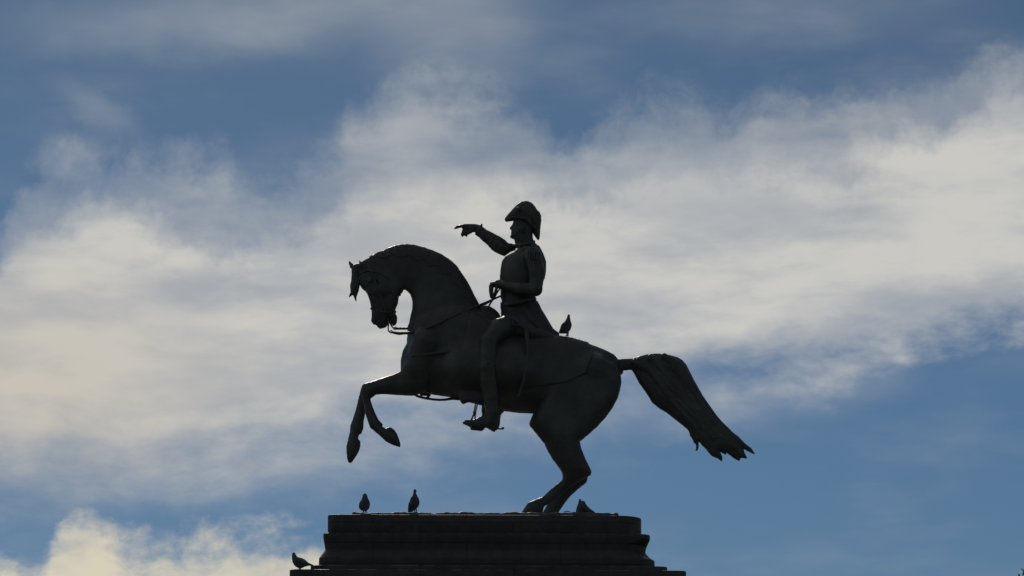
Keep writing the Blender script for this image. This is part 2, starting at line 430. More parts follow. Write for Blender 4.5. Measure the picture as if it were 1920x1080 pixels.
# ears
Hf.chain([(683,503,-.09,6),(678,497,-.10,4.5),(674,489,-.10,1.3)], blend=.02, flat=.7)
Hf.chain([(669,508,.09,6),(660,499,.11,4.2),(656.5,493.5,.12,2.6),(653.8,488.8,.12,1.0)], blend=.015, flat=.7)
horse = link('horse', Hf.mesh('horse'), statue, [BRONZE])

# forelock blown forward
f = field_px(645, 485, 695, 575, -.25, .25, .006)
f.inflate([(662,497),(667.5,494.6),(673,494),(684,497),(690,510),(686,528),(675.2,533.5),(673,545),(670,553),(668.7,557),(668.6,566),(667,566),(664,559),(661.8,553),(658,555.4),(655.2,558.4),(653.9,557),(654.6,553),(657,548),(656.2,535),(658,528),(659,516),(659,502)], .0, .8, cap=.07,
    ridge=lambda X, Z, d: .22*np.sin(X*190+np.sin(Z*22)*2))
link('forelock', f.mesh('forelock'), horse, [BRONZE])

# tail: thick bunched strands that fly out and fray
f = field_px(1150, 655, 1425, 875, -.32, .32, .0075)
TAIL = [(1150,674),(1162,673.3),(1184.4,672),(1200,667),(1215.6,663.3),(1235.6,663),(1255.6,665.6),(1271,670),(1280,675.6),(1286.7,683.3),(1293,695.6),(1302,713.3),(1314.4,735.6),(1324.4,753.3),(1333.3,766.7),(1342,779),(1362,799),(1373.3,810.7),(1384.4,817.8),(1395.6,830),(1409,840),(1416,850.5),(1414.4,852.4),(1404.4,847.8),(1394.4,841.8),(1396.7,850),(1402.5,860.3),(1389,858.9),(1386.6,864.8),(1377.8,861),(1371,855.6),(1362,849),(1362,853.6),(1353.3,849),(1348.4,844),(1355,856.7),(1354,866.4),(1344.4,858.9),(1340,858),(1333.3,854.4),(1324.4,843.3),(1315.6,834.4),(1309.6,826.7),(1310.8,837.8),(1307.8,845.8),(1303.6,845.8),(1305,835.6),(1300,824.4),(1293.3,816.7),(1291.8,807.8),(1280,797.8),(1260,782),(1249,773.3),(1235.6,765.6),(1222,754.4),(1217.8,746.7),(1209,733.3),(1197.8,717.8),(1189,701),(1184.4,693.8),(1169,694.8),(1168,700),(1164,704),(1160,703),(1148,694)]
f.inflate(TAIL, 0, .52, cap=.15, ridge=lambda X, Z, d: .045*np.sin(d*80+np.sin(X*9+Z*4)*2.2)+.035*np.sin(d*190+Z*14+np.sin(X*17)*1.5))
for a in ([(1190,680),(1226,700),(1262,756),(1290,798),(1303,830)], [(1200,676),(1240,706),(1284,765),(1318,815),(1331,848)], [(1220,672),(1262,694),(1300,752),(1346,806),(1376,838),(1394,853)], [(1245,670),(1278,688),(1308,738),(1346,790),(1384,826),(1408,846)], [(1228,680),(1262,720),(1318,790),(1342,835),(1350,856)], [(1215,690),(1250,740),(1290,790),(1325,828),(1337,850)], [(1255,678),(1290,725),(1340,795),(1380,842),(1390,856)], [(1268,684),(1310,750),(1365,815),(1405,845)]):
    for sg in (-1, 1):
        n = len(a); f.chain([(p[0], p[1]-1, sg*(.10-.075*i/(n-1)), 7-4.6*i/(n-1)) for i, p in enumerate(a)], blend=.02)
link('tail', f.mesh('tail'), horse, [BRONZE])

# mane: combed locks lying on both sides of the crest
def shell(src, pts, Yp, thick, name, parent, mat, ridge=None, both=True, extra=None, side=None):
    s = Field.__new__(Field); s.h, s.lo, s.n, s.ax = src.h, src.lo, src.n, src.ax
    d2, X, Z = s.poly2(pts, Yp)
    t = thick if ridge is None else thick*(1+ridge(X, Z, d2))[:, None, :]
    F = np.minimum(src.F+t, d2[:, None, :])
    F = np.minimum(F, thick*2.5 - src.F*0 - np.maximum(src.F, 0)*.9 - 0)      # stay near the surface
    if side: F = np.where((s.ax[1]*side > 0)[None, :, None], F, -.3)
    s.F = F.astype(np.float32)
    if extra: extra(s)
    return link(name, s.mesh(name), parent, [mat])
shell(Hf, [(690,478),(697,474),(720,462),(745,453),(775,452),(812,463),(845,480),(870,508),(889,540),(905,575),(893,578),(878,566),(866,556),(862,540),(850,534),(845,518),(830,516),(822,501),(806,502),(796,489),(780,492),(768,481),(750,486),(738,478),(722,486),(706,482),(696,487)], -.1, .0035, 'mane', horse, BRONZE,
      ridge=lambda X, Z, d: .6+.6*np.clip(d/.03,0,1)*np.sin((X*.9+Z*.5)*75+np.sin(Z*13)*1.5))

# saddle cloth with a hanging front corner
def flap(s):
    s.inflate([(858,725),(860,745),(863,753.5),(868,758.6),(875,755.5),(884,754),(896,757.6),(910,761.5),(925,752),(930,725)], -.33, .8, cap=.045, blend=.015)
CLOTH = [(884,584),(872,640),(858,700),(858,752),(912,762),(935,750),(960,738),(1010,728),(1060,722),(1098,706),(1112,668),(1101,630),(1072,624),(1047,618),(1030,605),(940,585)]
cloth = shell(Hf, CLOTH, -.2, .016, 'saddle_cloth', statue, BRONZE_D, extra=flap)
# saddle: rolled cloak / pommel in front, low cantle behind
f = field_px(885, 560, 1060, 660, -.42, .42, .009)
f.inflate([(886,600),(893,578),(899,571.4),(907,573),(913,573),(920,575),(928,580),(936,587.5),(938.4,593),(946,606),(935,625),(900,625)], 0, .9, cap=.26)
f.chain([(930,612,-.26,14),(990,622,-.27,13),(1030,632,-.2,8)], blend=.05)
f.chain([(930,612,.26,14),(990,622,.27,13),(1030,632,.2,8)], blend=.05)
f.inflate([(935,600),(1000,618),(1048,628),(1040,645),(935,645)], 0, 1.2, cap=.26, blend=.03)
link('saddle', f.mesh('saddle'), statue, [BRONZE_D])

# ---- rider: one continuous figure
Rf = field_px(838, 370, 1060, 830, -.66, .68, .0085)
TORSO = [(968,459),(970.5,466.5),(965,471),(957.5,476.2),(947,481.6),(941,489.6),(939.4,497),(937.8,508),(936.7,523),(937.8,540),(938.4,558),(941,566),(938.2,572),(937.6,577),(939,583),(938.7,592),(940,608),(950,640),(1000,650),(1050,645),(1048,624.5),(1037.5,617.4),(1030,605),(1022.5,591.7),(1015,580),(1011.7,571.7),(1007.5,565),(1003,561.7),(1004,556),(1010,546),(1018,530),(1022,521),(1024.2,508),(1024.2,490),(1018.9,475),(1012,462),(1002.5,455.6),(985,450)]
FACE = [(962,411),(962,416.5),(960.6,420.6),(958,424),(955,427.8),(956.4,430.2),(958.6,430.7),(957.6,433),(958.8,435.5),(957.4,437),(958.6,439),(956,443),(957,446.3),(960,447.6),(963.7,448.2),(965,454.4),(967.8,462),(975,470),(1000,470),(1003,456),(1000,450),(999,440),(1001,425),(1000,405),(990,392),(972,392)]
def yarm(X, Z):     # the pointing arm reaches forward and away to the far side
    x0, x1 = at(965,460)[0], at(860,425)[0]
    return .26 + .20*np.clip((X-x0)/(x1-x0), -.3, 1.2)
Rf.inflate(TORSO, 0, .76, cap=.28, ridge=lambda X, Z, d: .02*np.sin(X*34+Z*22+np.sin(Z*19)*1.4))
Rf.chain([(940,569,0,2.5),(955,570,-.20,4),(975,566,-.26,4),(1000,561,-.14,4),(1003,560,0,3)], blend=.012)   # sash
Rf.chain([(968,459,-.03,3),(978,459,-.11,4),(992,456,-.12,4),(1001,453,-.04,3)], blend=.012)   # collar
Rf.inflate([(945,592),(960,575),(1000,562),(1007.5,566),(1014.5,580),(1022,592),(1029.5,605),(1037,617.4),(1047,624.6),(1049,650),(985,668),(945,640)], 0, 1.1, cap=.31, blend=.03, ridge=lambda X, Z, d: .09*np.sin(X*42+Z*26+np.sin(Z*11)))   # coat skirts
Rf.inflate(FACE, 0, .82, cap=.125, blend=.01)
Rf.chain([(980,428,-.115,4),(981,434,-.115,2.6)], blend=.01); Rf.chain([(980,428,.115,4),(981,434,.115,2.6)], blend=.01)
for sg in (-1, 1):
    Rf.chain([(963.5,424.5,sg*.055,2.1)], blend=.006); Rf.chain([(964.2,421,sg*.05,1.8),(970,420.5,sg*.085,1.6)], blend=.008)
    Rf.chain([(998,478,sg*.22,17)], blend=.06)
# far arm, raised
def hd(x): return .26+.20*(965-x)/105
ARM = [(1000,470),(985,458),(966.9,461),(958.5,458),(955,458.2),(951.4,455.8),(947.4,451),(938,444.3),(929.4,439.4),(920.6,434),(912,429.4),(904.4,422.4),(902.5,420.3),(899.4,420),(896.7,421.6),(893,421.6),(890,437),(896.7,441.7),(904,449),(915,459.4),(921.5,467.4),(929,473),(940,478.7),(946,481.4),(955.5,475),(964,468.5),(968,465.6),(978,480),(995,490)]
Rf.inflate(ARM, .32, .95, cap=.13, y0=yarm, blend=.0, ridge=lambda X, Z, d: .05*np.sin(X*60-Z*25+np.sin(Z*40))+.03*np.sin(X*95+Z*60))
Rf.chain([(903,421.5,hd(903),2.2),(900,430,hd(900)-.05,2.4),(894,438,hd(894),2.2)], blend=.01)    # cuff
HAND = [(897,420.6),(891.7,420),(880,420),(869,420),(864.4,421),(860.6,421.6),(856.7,422.6),(854,424.8),(851.2,427.6),(851.4,429.4),(854,430),(858,428.6),(862,427.4),(866,427.4),(867,430),(866,435),(864.2,437.8),(863.8,440),(865,442.5),(865.2,444.4),(868,444.4),(870,441.8),(872,441.6),(873.6,444),(876,444),(877,442.3),(876.2,440.2),(880,438.2),(884,437.6),(886,435.4),(890,435.4),(898,436)]
Rf.inflate(HAND, .43, .9, cap=.032, blend=.008)
Rf.chain([(897,427.5,hd(897),6.4),(886,427.5,hd(886),6.8),(876,427,hd(876),6.2),(873,427,hd(873),5.6)], blend=.012, flat=.8)
Y0 = hd(870)
Rf.chain([(875,423.8,Y0-.035,3.2),(864.5,424.3,Y0-.04,2.7),(858,425.2,Y0-.04,2.5),(852.6,428.2,Y0-.035,1.7)], blend=.006)        # index finger, pointing
Rf.chain([(873,428,Y0-.005,3.2),(869,433.5,Y0-.005,2.9),(866.2,439,Y0-.005,2.3),(867,442.3,Y0-.01,1.7)], blend=.005)               # middle
Rf.chain([(875,429,Y0+.03,3.1),(871.5,434.5,Y0+.03,2.8),(871,440,Y0+.03,2.2),(875,442.2,Y0+.02,1.6)], blend=.005)                  # ring
Rf.chain([(878,430,Y0+.06,2.8),(875.5,435,Y0+.06,2.5),(877.5,438.6,Y0+.05,2.1),(881,437,Y0+.04,1.6)], blend=.005)                  # little
Rf.chain([(889,431,Y0-.045,3.4),(882,434.5,Y0-.06,2.9),(876,436.5,Y0-.05,2.2)], blend=.008)                                         # thumb
# near arm: shoulder, elbow, forearm, bridle hand
Rf.chain([(1000,482,-.29,15.5),(1007,512,-.33,14.5),(1004.5,543,-.36,11.8)], blend=.04)
Rf.chain([(1004.5,543,-.36,11.8),(975,541,-.32,11),(948,536,-.22,8.6),(938,533.5,-.18,7.6)], blend=.02)
Rf.chain([(937,532.5,-.17,8),(934.4,532,-.165,7.6)], blend=.004)                                             # cuff
Rf.chain([(936,533,-.16,6.2),(928,533.5,-.145,5.6),(923,533,-.14,5)], blend=.01, flat=1.1)                  # back of the hand
for i, (dx, yy) in enumerate(((0,-.175),(-.2,-.145),(.4,-.115),(1.2,-.085))):
    Rf.chain([(924+dx,532.5+i*.6,yy,4.2),(920.6+dx,537,yy,3.9),(920.4+dx,547,yy-.004,3.6),(921.6+dx,556,yy-.01,3.2),(924,560,yy-.01,2.2)], blend=.004)
Rf.chain([(932,537,-.18,3.4),(929.6,545,-.19,2.6),(926,554,-.175,2.2)], blend=.006)                          # thumb
# legs
Rf.chain([(966,608,-.18,24),(936,618,-.38,19),(915.5,640,-.50,16.5)], blend=.05)
Rf.chain([(915.5,640,-.50,16.5),(915,668,-.505,16),(914,690,-.50,17),(916,715,-.49,16.4),(921,745,-.475,15),(924,772,-.465,13),(919,790,-.46,12)], blend=.012)
Rf.chain([(900.5,687,-.50,3),(906,683,-.565,3),(915,680.5,-.60,3.2),(924,683,-.575,3),(930.5,689,-.50,3)], blend=.012)   # scalloped top of the riding boot
Rf.chain([(968,616,.18,25),(938,650,.36,20),(918,690,.50,16)], blend=.05)
Rf.chain([(918,690,.50,16),(918,735,.49,16),(915,770,.47,12),(914,790,.46,9)], blend=.012)
FOOT = [(943,772.6),(935.6,780.7),(934.8,784.4),(934.4,788),(934,793),(933.2,800),(931,805.8),(926.9,810.8),(921.9,808.2),(916.7,805),(912,801.9),(906.3,804),(901.9,805),(892,804),(884.8,803.6),(879.6,800.5),(876.7,798.5),(871.5,796.7),(867.4,794.8),(866.8,791.9),(868.5,790),(873.7,790.2),(878,789.8),(885.6,789.4),(892,786.5),(897.4,783),(901,781.3),(907,779),(909,774),(910.6,768),(912,760)]
Rf.inflate(FOOT, -.46, .8, cap=.075, blend=.012)
Rf.inflate([(x+4, y-3) for x, y in FOOT], .47, .8, cap=.075, blend=.012)
rider = link('rider', Rf.mesh('rider'), statue, [BRONZE])

# bicorne worn fore and aft
f = field_px(940, 370, 1022, 457, -.22, .22, .006)
HAT = [(946.2,409.5),(951,403.3),(958.5,395),(967.8,385),(977,378),(988,376.6),(997.4,380.4),(1003.9,387.8),(1007.6,394.3),(1012,398),(1015,404.4),(1015.2,413.7),(1013.4,428.5),(1012.2,447),(1010,450.9),(1007.6,449.8),(1000,439.6),(996,430),(993,420),(980,412),(970,411),(961,414.6),(949,416.2),(946,412.8)]
f.inflate(HAT, 0, .85, cap=.14)
f.chain([(951,411,-.04,2.6),(966,407,-.115,2.6),(985,410,-.128,2.8),(1003,427,-.09,2.8),(1009,445,-.02,2.6)], blend=.012)
f.chain([(951,411,.04,2.6),(966,407,.115,2.6),(985,410,.128,2.8),(1003,427,.09,2.8),(1009,445,.02,2.6)], blend=.012)
f.chain([(972,392,-.115,4.4)], blend=.006)
link('hat', f.mesh('hat'), rider, [BRONZE_D])

# small fittings made of tubes
def tube(name, chains, parent, mat=BRONZE_D, h=.005, blend=0.):
    P = [(at(*p[:3]) if len(p) == 4 else np.array(p[0])) for c in chains for p in c]; r = max(p[-1] for c in chains for p in c)/150
    lo, hi = np.min(P, 0)-r-.03, np.max(P, 0)+r+.03
    s = Field(lo, hi, h)
    for c in chains:
        Q = [(*(at(*p[:3]) if len(p) == 4 else p[0]), p[-1]/150) for p in c]
        s.chain(Q, blend=blend, world=True)
    return link(name, s.mesh(name), parent, [mat])
# epaulettes with a hanging fringe
for sg in (-1, 1):
    if sg < 0: c = [[(984,466,-.2,5),(998,468,-.30,7),(1008,476,-.33,6)]] + [[(990+i*4,470+i*.6,-.38-.01*(i%2),2.0),(989+i*4.4,484+i*.6,-.43,1.3)] for i in range(5)]
    else: c = [[(980,461,.16,5),(968,461.5,.22,4),(960,460.5,.25,3.2),(956,461,.27,2.4)]] + [[(966-i*3.2,464+i*.8,.27,1.8),(965.4-i*3.4,470+i*.8,.25,1.2)] for i in range(4)]
    tube('epaulette', c, rider, h=.006, blend=.006)
# sabre hanging on the near side
tube('sabre', [[(962,598,-.40,4),(972,604,-.41,3.6),(986,618,-.41,4.2),(990,650,-.475,3.6),(987,690,-.50,3.4),(980,722,-.50,3.2),(972,744,-.48,2.8)], [(962,598,-.40,1.8),(962,607,-.425,1.6),(970,611,-.43,1.6),(976,608,-.42,1.6)]], rider, BRONZE_D, .006)
tube('spur', [[(931,801,-.46,2.2),(936,804.2,-.46,1.5),(940,804.2,-.46,1.5),(943,803,-.46,2.6)]], rider)
tube('stirrup', [[(893.2,748,-.42,1.3),(888.7,774,-.455,1.3)],[(897,748,-.42,1.3),(891.4,775.4,-.455,1.3)],[(888.5,773,-.455,2.1),(891.2,776,-.455,2.1)],
     [(889,775,-.455,1.6),(883,789.5,-.46,1.7)],[(890.6,776,-.455,1.5),(891,788,-.46,1.5)],[(883,789.5,-.53,1.7),(884,804.4,-.53,2.0),(892,805.4,-.5,2.0)],
     [(885,804,-.46,2.0),(902,806.4,-.46,2.2),(906,804.6,-.46,1.8)]], rider)

# bridle, bit, reins
def surf(pts, r, off=.006): return [(Hf.hit(x, y, off), r) for x, y in pts]
def both(c): return [c, [(np.array([p[0][0], -p[0][1], p[0][2]]), p[1]) for p in c]]
br = both(surf([(686,490),(697,510),(708,540),(716,565),(724,585),(728,597)], 2.2)) + both(surf([(696,578),(708,583),(722,586),(733,585),(741,584)], 2.1)) \
   + both(surf([(676,512),(686,508),(697,508),(712,512),(728,522)], 2.0)) + both(surf([(697,510),(712,530),(732,548),(750,553)], 1.8))
tube('bridle', br, horse, h=.007)
bz = .17
def ring(px, py, Y, r, w): return [(px+r*math.cos(a), py+r*math.sin(a), Y, w) for a in np.linspace(0, 2*math.pi, 15)]
bit_c = [[(727.6,598,-.10,1.6),(728.6,606,-.12,1.5),(727.8,614,-.12,1.3),(728.0,619.5,-.12,1.3),(730.2,622.4,-.12,1.4)],
         [(730,600,.10,1.6),(732.4,608,.12,1.5),(735,612.6,.12,1.3),(737,615,.12,1.3)],
         ring(733.5,622.2,-.12,2.4,1.0), ring(740.6,615.6,.12,2.4,1.0), [(728,599,-.11,2.4),(729,600,.11,2.4)]]
tube('bit', bit_c, horse, h=.004)
links = [[(741+i*3.2,616.2+.25*(-1)**i,.12,2.0+.6*(i%2)),(743.4+i*3.2,616.4,.12,1.9)] for i in range(9)]
far_r = links + [[(768,616,.14,2.2),(785,612,.2,2.2),(840,593,.27,2.0),(880,578,.25,1.8),(915,566,.12,1.6),(938,555.5,-.06,1.7)]]
tube('rein', far_r, horse, h=.006)
near_r = [[(735,622.8,-.12,2.2),(741,624.4,-.125,2.6),(749,625.4,-.13,3.0),(757,624.8,-.14,2.6),(764,624.6,-.15,2.6)],
          [(764,624.6,-.15,2.6)] and [(at(764,624.6,-.15),2.6)] + surf([(775,622),(800,615),(830,602),(860,588),(878,580)], 2.2, .012) + [(at(900,571.4,-.17),2.0),(at(920,563,-.16),1.8),(at(938,555,-.14),1.8)],
          [(898,573,-.16,1.5),(910,571,-.16,1.4),(920,564.5,-.165,1.4)],
          [(913,579,-.16,1.7),(917.5,572.5,-.165,1.7),(921,566,-.17,1.8),(926,559,-.165,1.9),(932,548.5,-.15,1.7),(937,541,-.13,1.6)]]
tube('rein', near_r, horse, h=.006)
tube('girth_strap', [[(774,738,-.05,2.4),(785,743.6,-.05,2.4),(798,746.8,-.05,2.3),(811,748.8,-.05,2.3),(823.6,749.8,-.05,2.3),(836,749.2,-.05,2.4),(849,747,-.06,2.9),(862,748,-.10,3.0)],[(790,739,-.05,3),(806,741,-.05,2),(800,746,-.05,2)]], horse, h=.007)
bs = both([(p, r) for p, r in surf([(762,668),(775,667),(800,664),(835,660),(872,655)], 2.6, .008)])
for c in bs: tube('breast_strap', [c], horse, h=.008)

# bronze ground plate under the hooves, an uneven cast slab
def prism(name, ring_fn, levels, parent, mat, cham=.012):
    """stack of horizontal rings; each level (xl, xr, hd, z, rl, rr) is a rounded rectangle"""
    vs_, fs = [], []; N = None
    for lv in levels:
        R_ = ring_fn(*lv[:3], *lv[4:]); N = len(R_)
        vs_ += [(x, y, lv[3]) for x, y in R_]
    for i in range(len(levels)-1):
        for j in range(N):
            a = i*N+j; b = i*N+(j+1) % N; fs.append((a, b, b+N, a+N))
    fs.append(tuple(range(N))[::-1]); fs.append(tuple((len(levels)-1)*N+j for j in range(N)))
    me = bpy.data.meshes.new(name); me.from_pydata(vs_, [], fs); me.update()
    for p in me.polygons: p.use_smooth = len(p.vertices) == 4
    me.set_sharp_from_angle(angle=R(28))
    o = link(name, me, parent, [mat])
    return o
def rrect(xl, xr, hd, rl=.08, rr=.08, n=10, seg=9):
    pts = []
    for cx, cy, r, a0 in ((xr-rr, -hd+rr, rr, -90), (xr-rr, hd-rr, rr, 0), (xl+rl, hd-rl, rl, 90), (xl+rl, -hd+rl, rl, 180)):
        for k_ in range(seg+1):
            a = R(a0+90*k_/seg); pts.append((cx+r*math.cos(a), cy+r*math.sin(a)))
    out_ = []
    for i, p in enumerate(pts):
        q = pts[(i+1) % len(pts)]; m_ = 8 if (i+1) % (seg+1) == 0 else 1      # the straight runs between the corner arcs
        for t in range(m_): out_.append((p[0]+(q[0]-p[0])*t/m_, p[1]+(q[1]-p[1])*t/m_))
    return out_
def fix_rings(levels):      # equal vertex counts: sample every ring with the same scheme
    return levels
xw = lambda px, Y: float(at(px, 960, Y)[0])
f = Field((xw(655,YF), YF-.05, ZTOP-.13), (xw(1165,YF), .6, ZTOP+.06), .011)
X, Y_, Z_ = np.meshgrid(*f.ax, indexing='ij')
e = np.minimum(np.minimum(X-xw(659.6,YF), xw(1160,YF)-X), np.minimum(Y_-YF, .55-Y_))
wav = .005*np.sin(X*9+1)+.004*np.sin(X*23+Y_*9)+.003*np.sin(X*61)
f.F = np.minimum(np.where(e < .03, e-.03+np.sqrt(np.maximum(.03**2-np.clip(.03-(ZTOP+wav*1.0-Z_), 0, .03)**2, 0)), e), ZTOP+wav-Z_).astype(np.float32)
f.F = np.clip(np.minimum(f.F, Z_-(ZTOP-.10)), -.3, .3).astype(np.float32)
for i in range(16):         # small lumps of the casting
    f.chain([(float(rng.uniform(xw(700,0), xw(1150,0))), float(rng.uniform(YF+.05,-.2)), ZTOP, float(rng.uniform(.008,.022)))], blend=.02, world=True)
link('ground_plate', f.mesh('ground_plate'), statue, [BRONZE_P])

# ================================================================== pedestal
GRAN = make_mat('dark_granite', (.040,.036,.032), .55, 0., (.058,.052,.046), 7., .004, 90., .35, top=((.38,.37,.33), 7., .70), det=9)
_t = GRAN.node_tree; _G = NG(_t); _b = _t.nodes['Principled BSDF']      # block joints
_s = _G.n('ShaderNodeSeparateXYZ'); _G.set(_s.inputs[0], _G.n('ShaderNodeTexCoord').outputs['Object'])
_c = _G.n('ShaderNodeCombineXYZ'); _G.set(_c.inputs[0], _s.outputs[0]); _G.set(_c.inputs[1], _s.outputs[2])
_k = _G.n('ShaderNodeTexBrick'); _G.set(_k.inputs['Vector'], _c.outputs[0]); _k.inputs['Scale'].default_value = 1.0
_k.inputs['Brick Width'].default_value = 1.13; _k.inputs['Row Height'].default_value = .262; _k.inputs['Mortar Size'].default_value = .006
_k.inputs['Color1'].default_value = (1,1,1,1); _k.inputs['Color2'].default_value = (.62,.64,.68,1); _k.inputs['Mortar'].default_value = (.3,.3,.3,1)
_m = _G.n('ShaderNodeMix', data_type='RGBA', blend_type='MULTIPLY'); _m.inputs[0].default_value = 1
_l = _b.inputs['Base Color'].links[0].from_socket; _G.set(_m.inputs[6], _l); _G.set(_m.inputs[7], _k.outputs['Color']); _t.links.new(_m.outputs[2], _b.inputs['Base Color'])
pedestal = empty('pedestal', (float(at(912,960)[0]), 0, 0), label='tall dark stone pedestal with stepped mouldings that carries the rearing horse statue', cat='pedestal')
def lev(pl, pr, py, hd, r1=.10, r2=.30, front=False):
    Ys = -(hd-.12)                       # where the side outline is seen
    z = float(at(912, py, -hd if front else Ys)[2])
    return [float(at(pl, py, Ys)[0]), float(at(pr, py, Ys)[0]), hd, z, r1, r2]
def course(name, L, mat=GRAN, c=.012):
    """outline levels bottom to top; arrises eased by c"""
    out_ = []
    for i, a in enumerate(L):
        a = list(a)
        if i in (0, len(L)-1):
            s_ = 1 if i == 0 else -1
            inner = [a[0]+c, a[1]-c, a[2]-c, a[3], a[4], a[5]]; outer = a[:3]+[a[3]+s_*c]+a[4:]
            mid = [a[0]+c*.3, a[1]-c*.3, a[2]-c*.3, a[3]+s_*c*.3, a[4], a[5]]
            out_ += [inner, mid, outer] if i == 0 else [outer, mid, inner]
        else: out_.append(a)
    return prism(name, rrect, out_, pedestal, mat)
A = lev(613,1202.6,1001.4,.64); A2 = lev(613,1202.4,967.6,.64); A2[3] = float(at(912,965.2,-.64)[2])
B0 = lev(604.4,1217,1010.8,.72); B1 = lev(604.4,1217,1002.6,.72)
A[3] = B1[3]+.002; B0[4:] = B1[4:] = [.08,.14]
course('top_block', [A, A2])
w_ = lev(606.5,1211.5,1023,.70); w2 = lev(608,1210,1033,.69); w3 = lev(601,1217.5,1042,.74); C1 = lev(596,1227.2,1048.4,.78); C0 = lev(595.5,1227.6,1061.3,.78)
D1 = lev(580,1248,1063,.92); D0 = lev(580,1248,1068.6,.92); C0[3] = D1[3]+.002; D0[4:] = D1[4:] = [.06,.08]
course('cornice_moulding', [C0, C1, w3, w2, w_, B0, B1], c=.008)
E1 = lev(539.8,1282.5,1070.8,1.20); E0 = lev(539.8,1282.5,1096,1.20); D0[3] = E1[3]+.002; E0[4:] = E1[4:] = [.06,.08]; course('upper_ledge', [D0, D1])
course('lower_ledge', [E0, E1])
zl = E0[3]
def band(x, z, hd, r=.12): cx = (E1[0]+E1[1])/2; return [cx-x, cx+x, hd, z, r, r]
course('cavetto', [band(2.10, zl-.46, .90), band(2.12, zl-.34, .92), band(2.22, zl-.18, 1.02), band(2.36, zl-.06, 1.12), band(2.40, zl-.003, 1.15)])
course('shaft', [band(2.02, 1.35, .84), band(2.02, zl-.463, .84)])
course('base_moulding', [band(2.45, .95, 1.25), band(2.42, 1.08, 1.22), band(2.15, 1.22, .98), band(2.10, 1.347, .92)])
course('base_block', [band(2.62, .42, 1.40), band(2.62, .947, 1.40)])
course('lower_step', [band(3.3, .0, 2.1), band(3.3, .208, 2.1)])
course('upper_step', [band(2.95, .21, 1.75), band(2.95, .418, 1.75)])

pedestal.rotation_euler.z = R(1.4)

# ================================================================== pigeons
PIG = make_mat('pigeon_feathers', (.05,.055,.065), .75, 0., (.09,.095,.11), 14., .004, 120., .3)
def pigeon(Y, outline, legs, label, k=.85, wings=(), cap=None):
    P = np.array(outline); x0, y0 = P.min(0); x1, y1 = P.max(0)
    f = field_px(x0-5, y0-5, x1+5, y1+9, Y-.13, Y+.13, .0045)
    f.inflate(outline, Y, k, cap=cap, ridge=lambda X, Z, d: .05*np.sin(X*150+Z*90))
    for w in wings:
        for sg in (-1, 1): f.chain([(a, b, Y+sg*c, r) for a, b, c, r in w], blend=.012)
    for i, l in enumerate(legs):
        yy = Y + (-.022 if i % 2 == 0 else .022)
        f.chain([(l[0], l[1], yy, 1.3), (l[2], l[3], yy, .9)], blend=.006)
        for tx in (-3.2, -2.2, 2.4): f.chain([(l[2], l[3], yy, .9), (l[2]+tx, l[3]+.4, yy-.01*abs(tx), .6)], blend=.002)
    me = f.mesh('pigeon', smooth=1)
    base = at((x0+x1)/2, y1, Y)
    o = bpy.data.objects.new('pigeon', me); COL.objects.link(o); me.materials.append(PIG)
    co = np.empty(len(me.vertices)*3, np.float32); me.vertices.foreach_get('co', co)
    me.vertices.foreach_set('co', (co.reshape(-1,3)-base).astype(np.float32).ravel()); me.update(); o.location = base
    return tag(o, label, 'pigeon', 'pigeons perched on the monument')
pigeon(YF+.05, [(684,924.8),(681.6,925.8),(680.2,928.2),(679,933),(677.2,937.6),(674.4,941.5),(672.8,945.5),(672.5,950.5),(674,954),(677,956.8),(681,958.3),(685,958.6),(689.5,956.6),(692.4,952.5),(693.8,948),(693.8,943),(692.4,939),(690.2,935),(688.6,929),(687,926)],
       [(682,957,681.5,960.2),(686,957,686.5,960.2)], 'plump pigeon seen from behind at the left end of the pedestal top', k=.9, cap=.07)
pigeon(YF+.06, [(778.2,916.8),(776,917.5),(775,919.6),(774.9,924),(773,930.7),(770,934.6),(768.3,938.5),(766.6,946.5),(766,953),(764.5,960.6),(766,960.8),(773,960.4),(776,957),(779.5,954.6),(783.5,951),(786.4,946),(787,940),(785.4,935.5),(783.2,931.5),(780.6,925.5),(780.2,922.8),(781.9,921.2),(780.4,918.4)],
       [(780,953,781.4,960.4),(777.5,955,778,960.4)], 'slim upright pigeon looking right on the pedestal top below the raised front hooves', k=.75, wings=[[(774,934,.04,3.5),(770,946,.045,4),(767,955,.02,2.4)]])
pigeon(-1.16, [(550.6,1035.4),(548.4,1036.4),(547.2,1039),(547.2,1046.4),(548.2,1054.4),(551.8,1060.3),(556,1063.6),(560,1065.4),(566.6,1065.2),(571.6,1062.7),(579.5,1060.9),(587.4,1061.5),(588.4,1059.4),(583,1057),(578.5,1055),(571.6,1048.8),(566,1046.2),(559.7,1044.5),(556.7,1042.9),(554.8,1040),(553.6,1037)],
       [(561,1063.5,560.8,1069.6),(564,1063.5,563,1069.6)], 'pigeon in profile facing left on the lowest ledge at the pedestal left corner', k=.8, wings=[[(558,1050,.045,4.5),(570,1055,.045,3.6),(580,1058.6,.02,2)]])
hp = Hf.hit(1060, 633, 0)
pigeon(-.06, [(1066.7,588.8),(1064.7,589.8),(1063.6,593),(1062.3,597),(1059,602.5),(1055.5,605.6),(1052.5,608.6),(1051,612.5),(1050,616),(1047,624.5),(1051.7,625.6),(1060,625.6),(1064,625),(1068,620.6),(1070.8,616),(1072.2,610),(1071.6,606),(1070.3,602),(1069.2,596),(1068.7,590.4)],
       [(1063,623.5,1063,629.2),(1065.5,623.5,1064.8,629.6)], 'pigeon perched on the saddle cloth behind the rider', k=.8, wings=[[(1063,604,.04,3.4),(1056,616,.035,3.4)]])
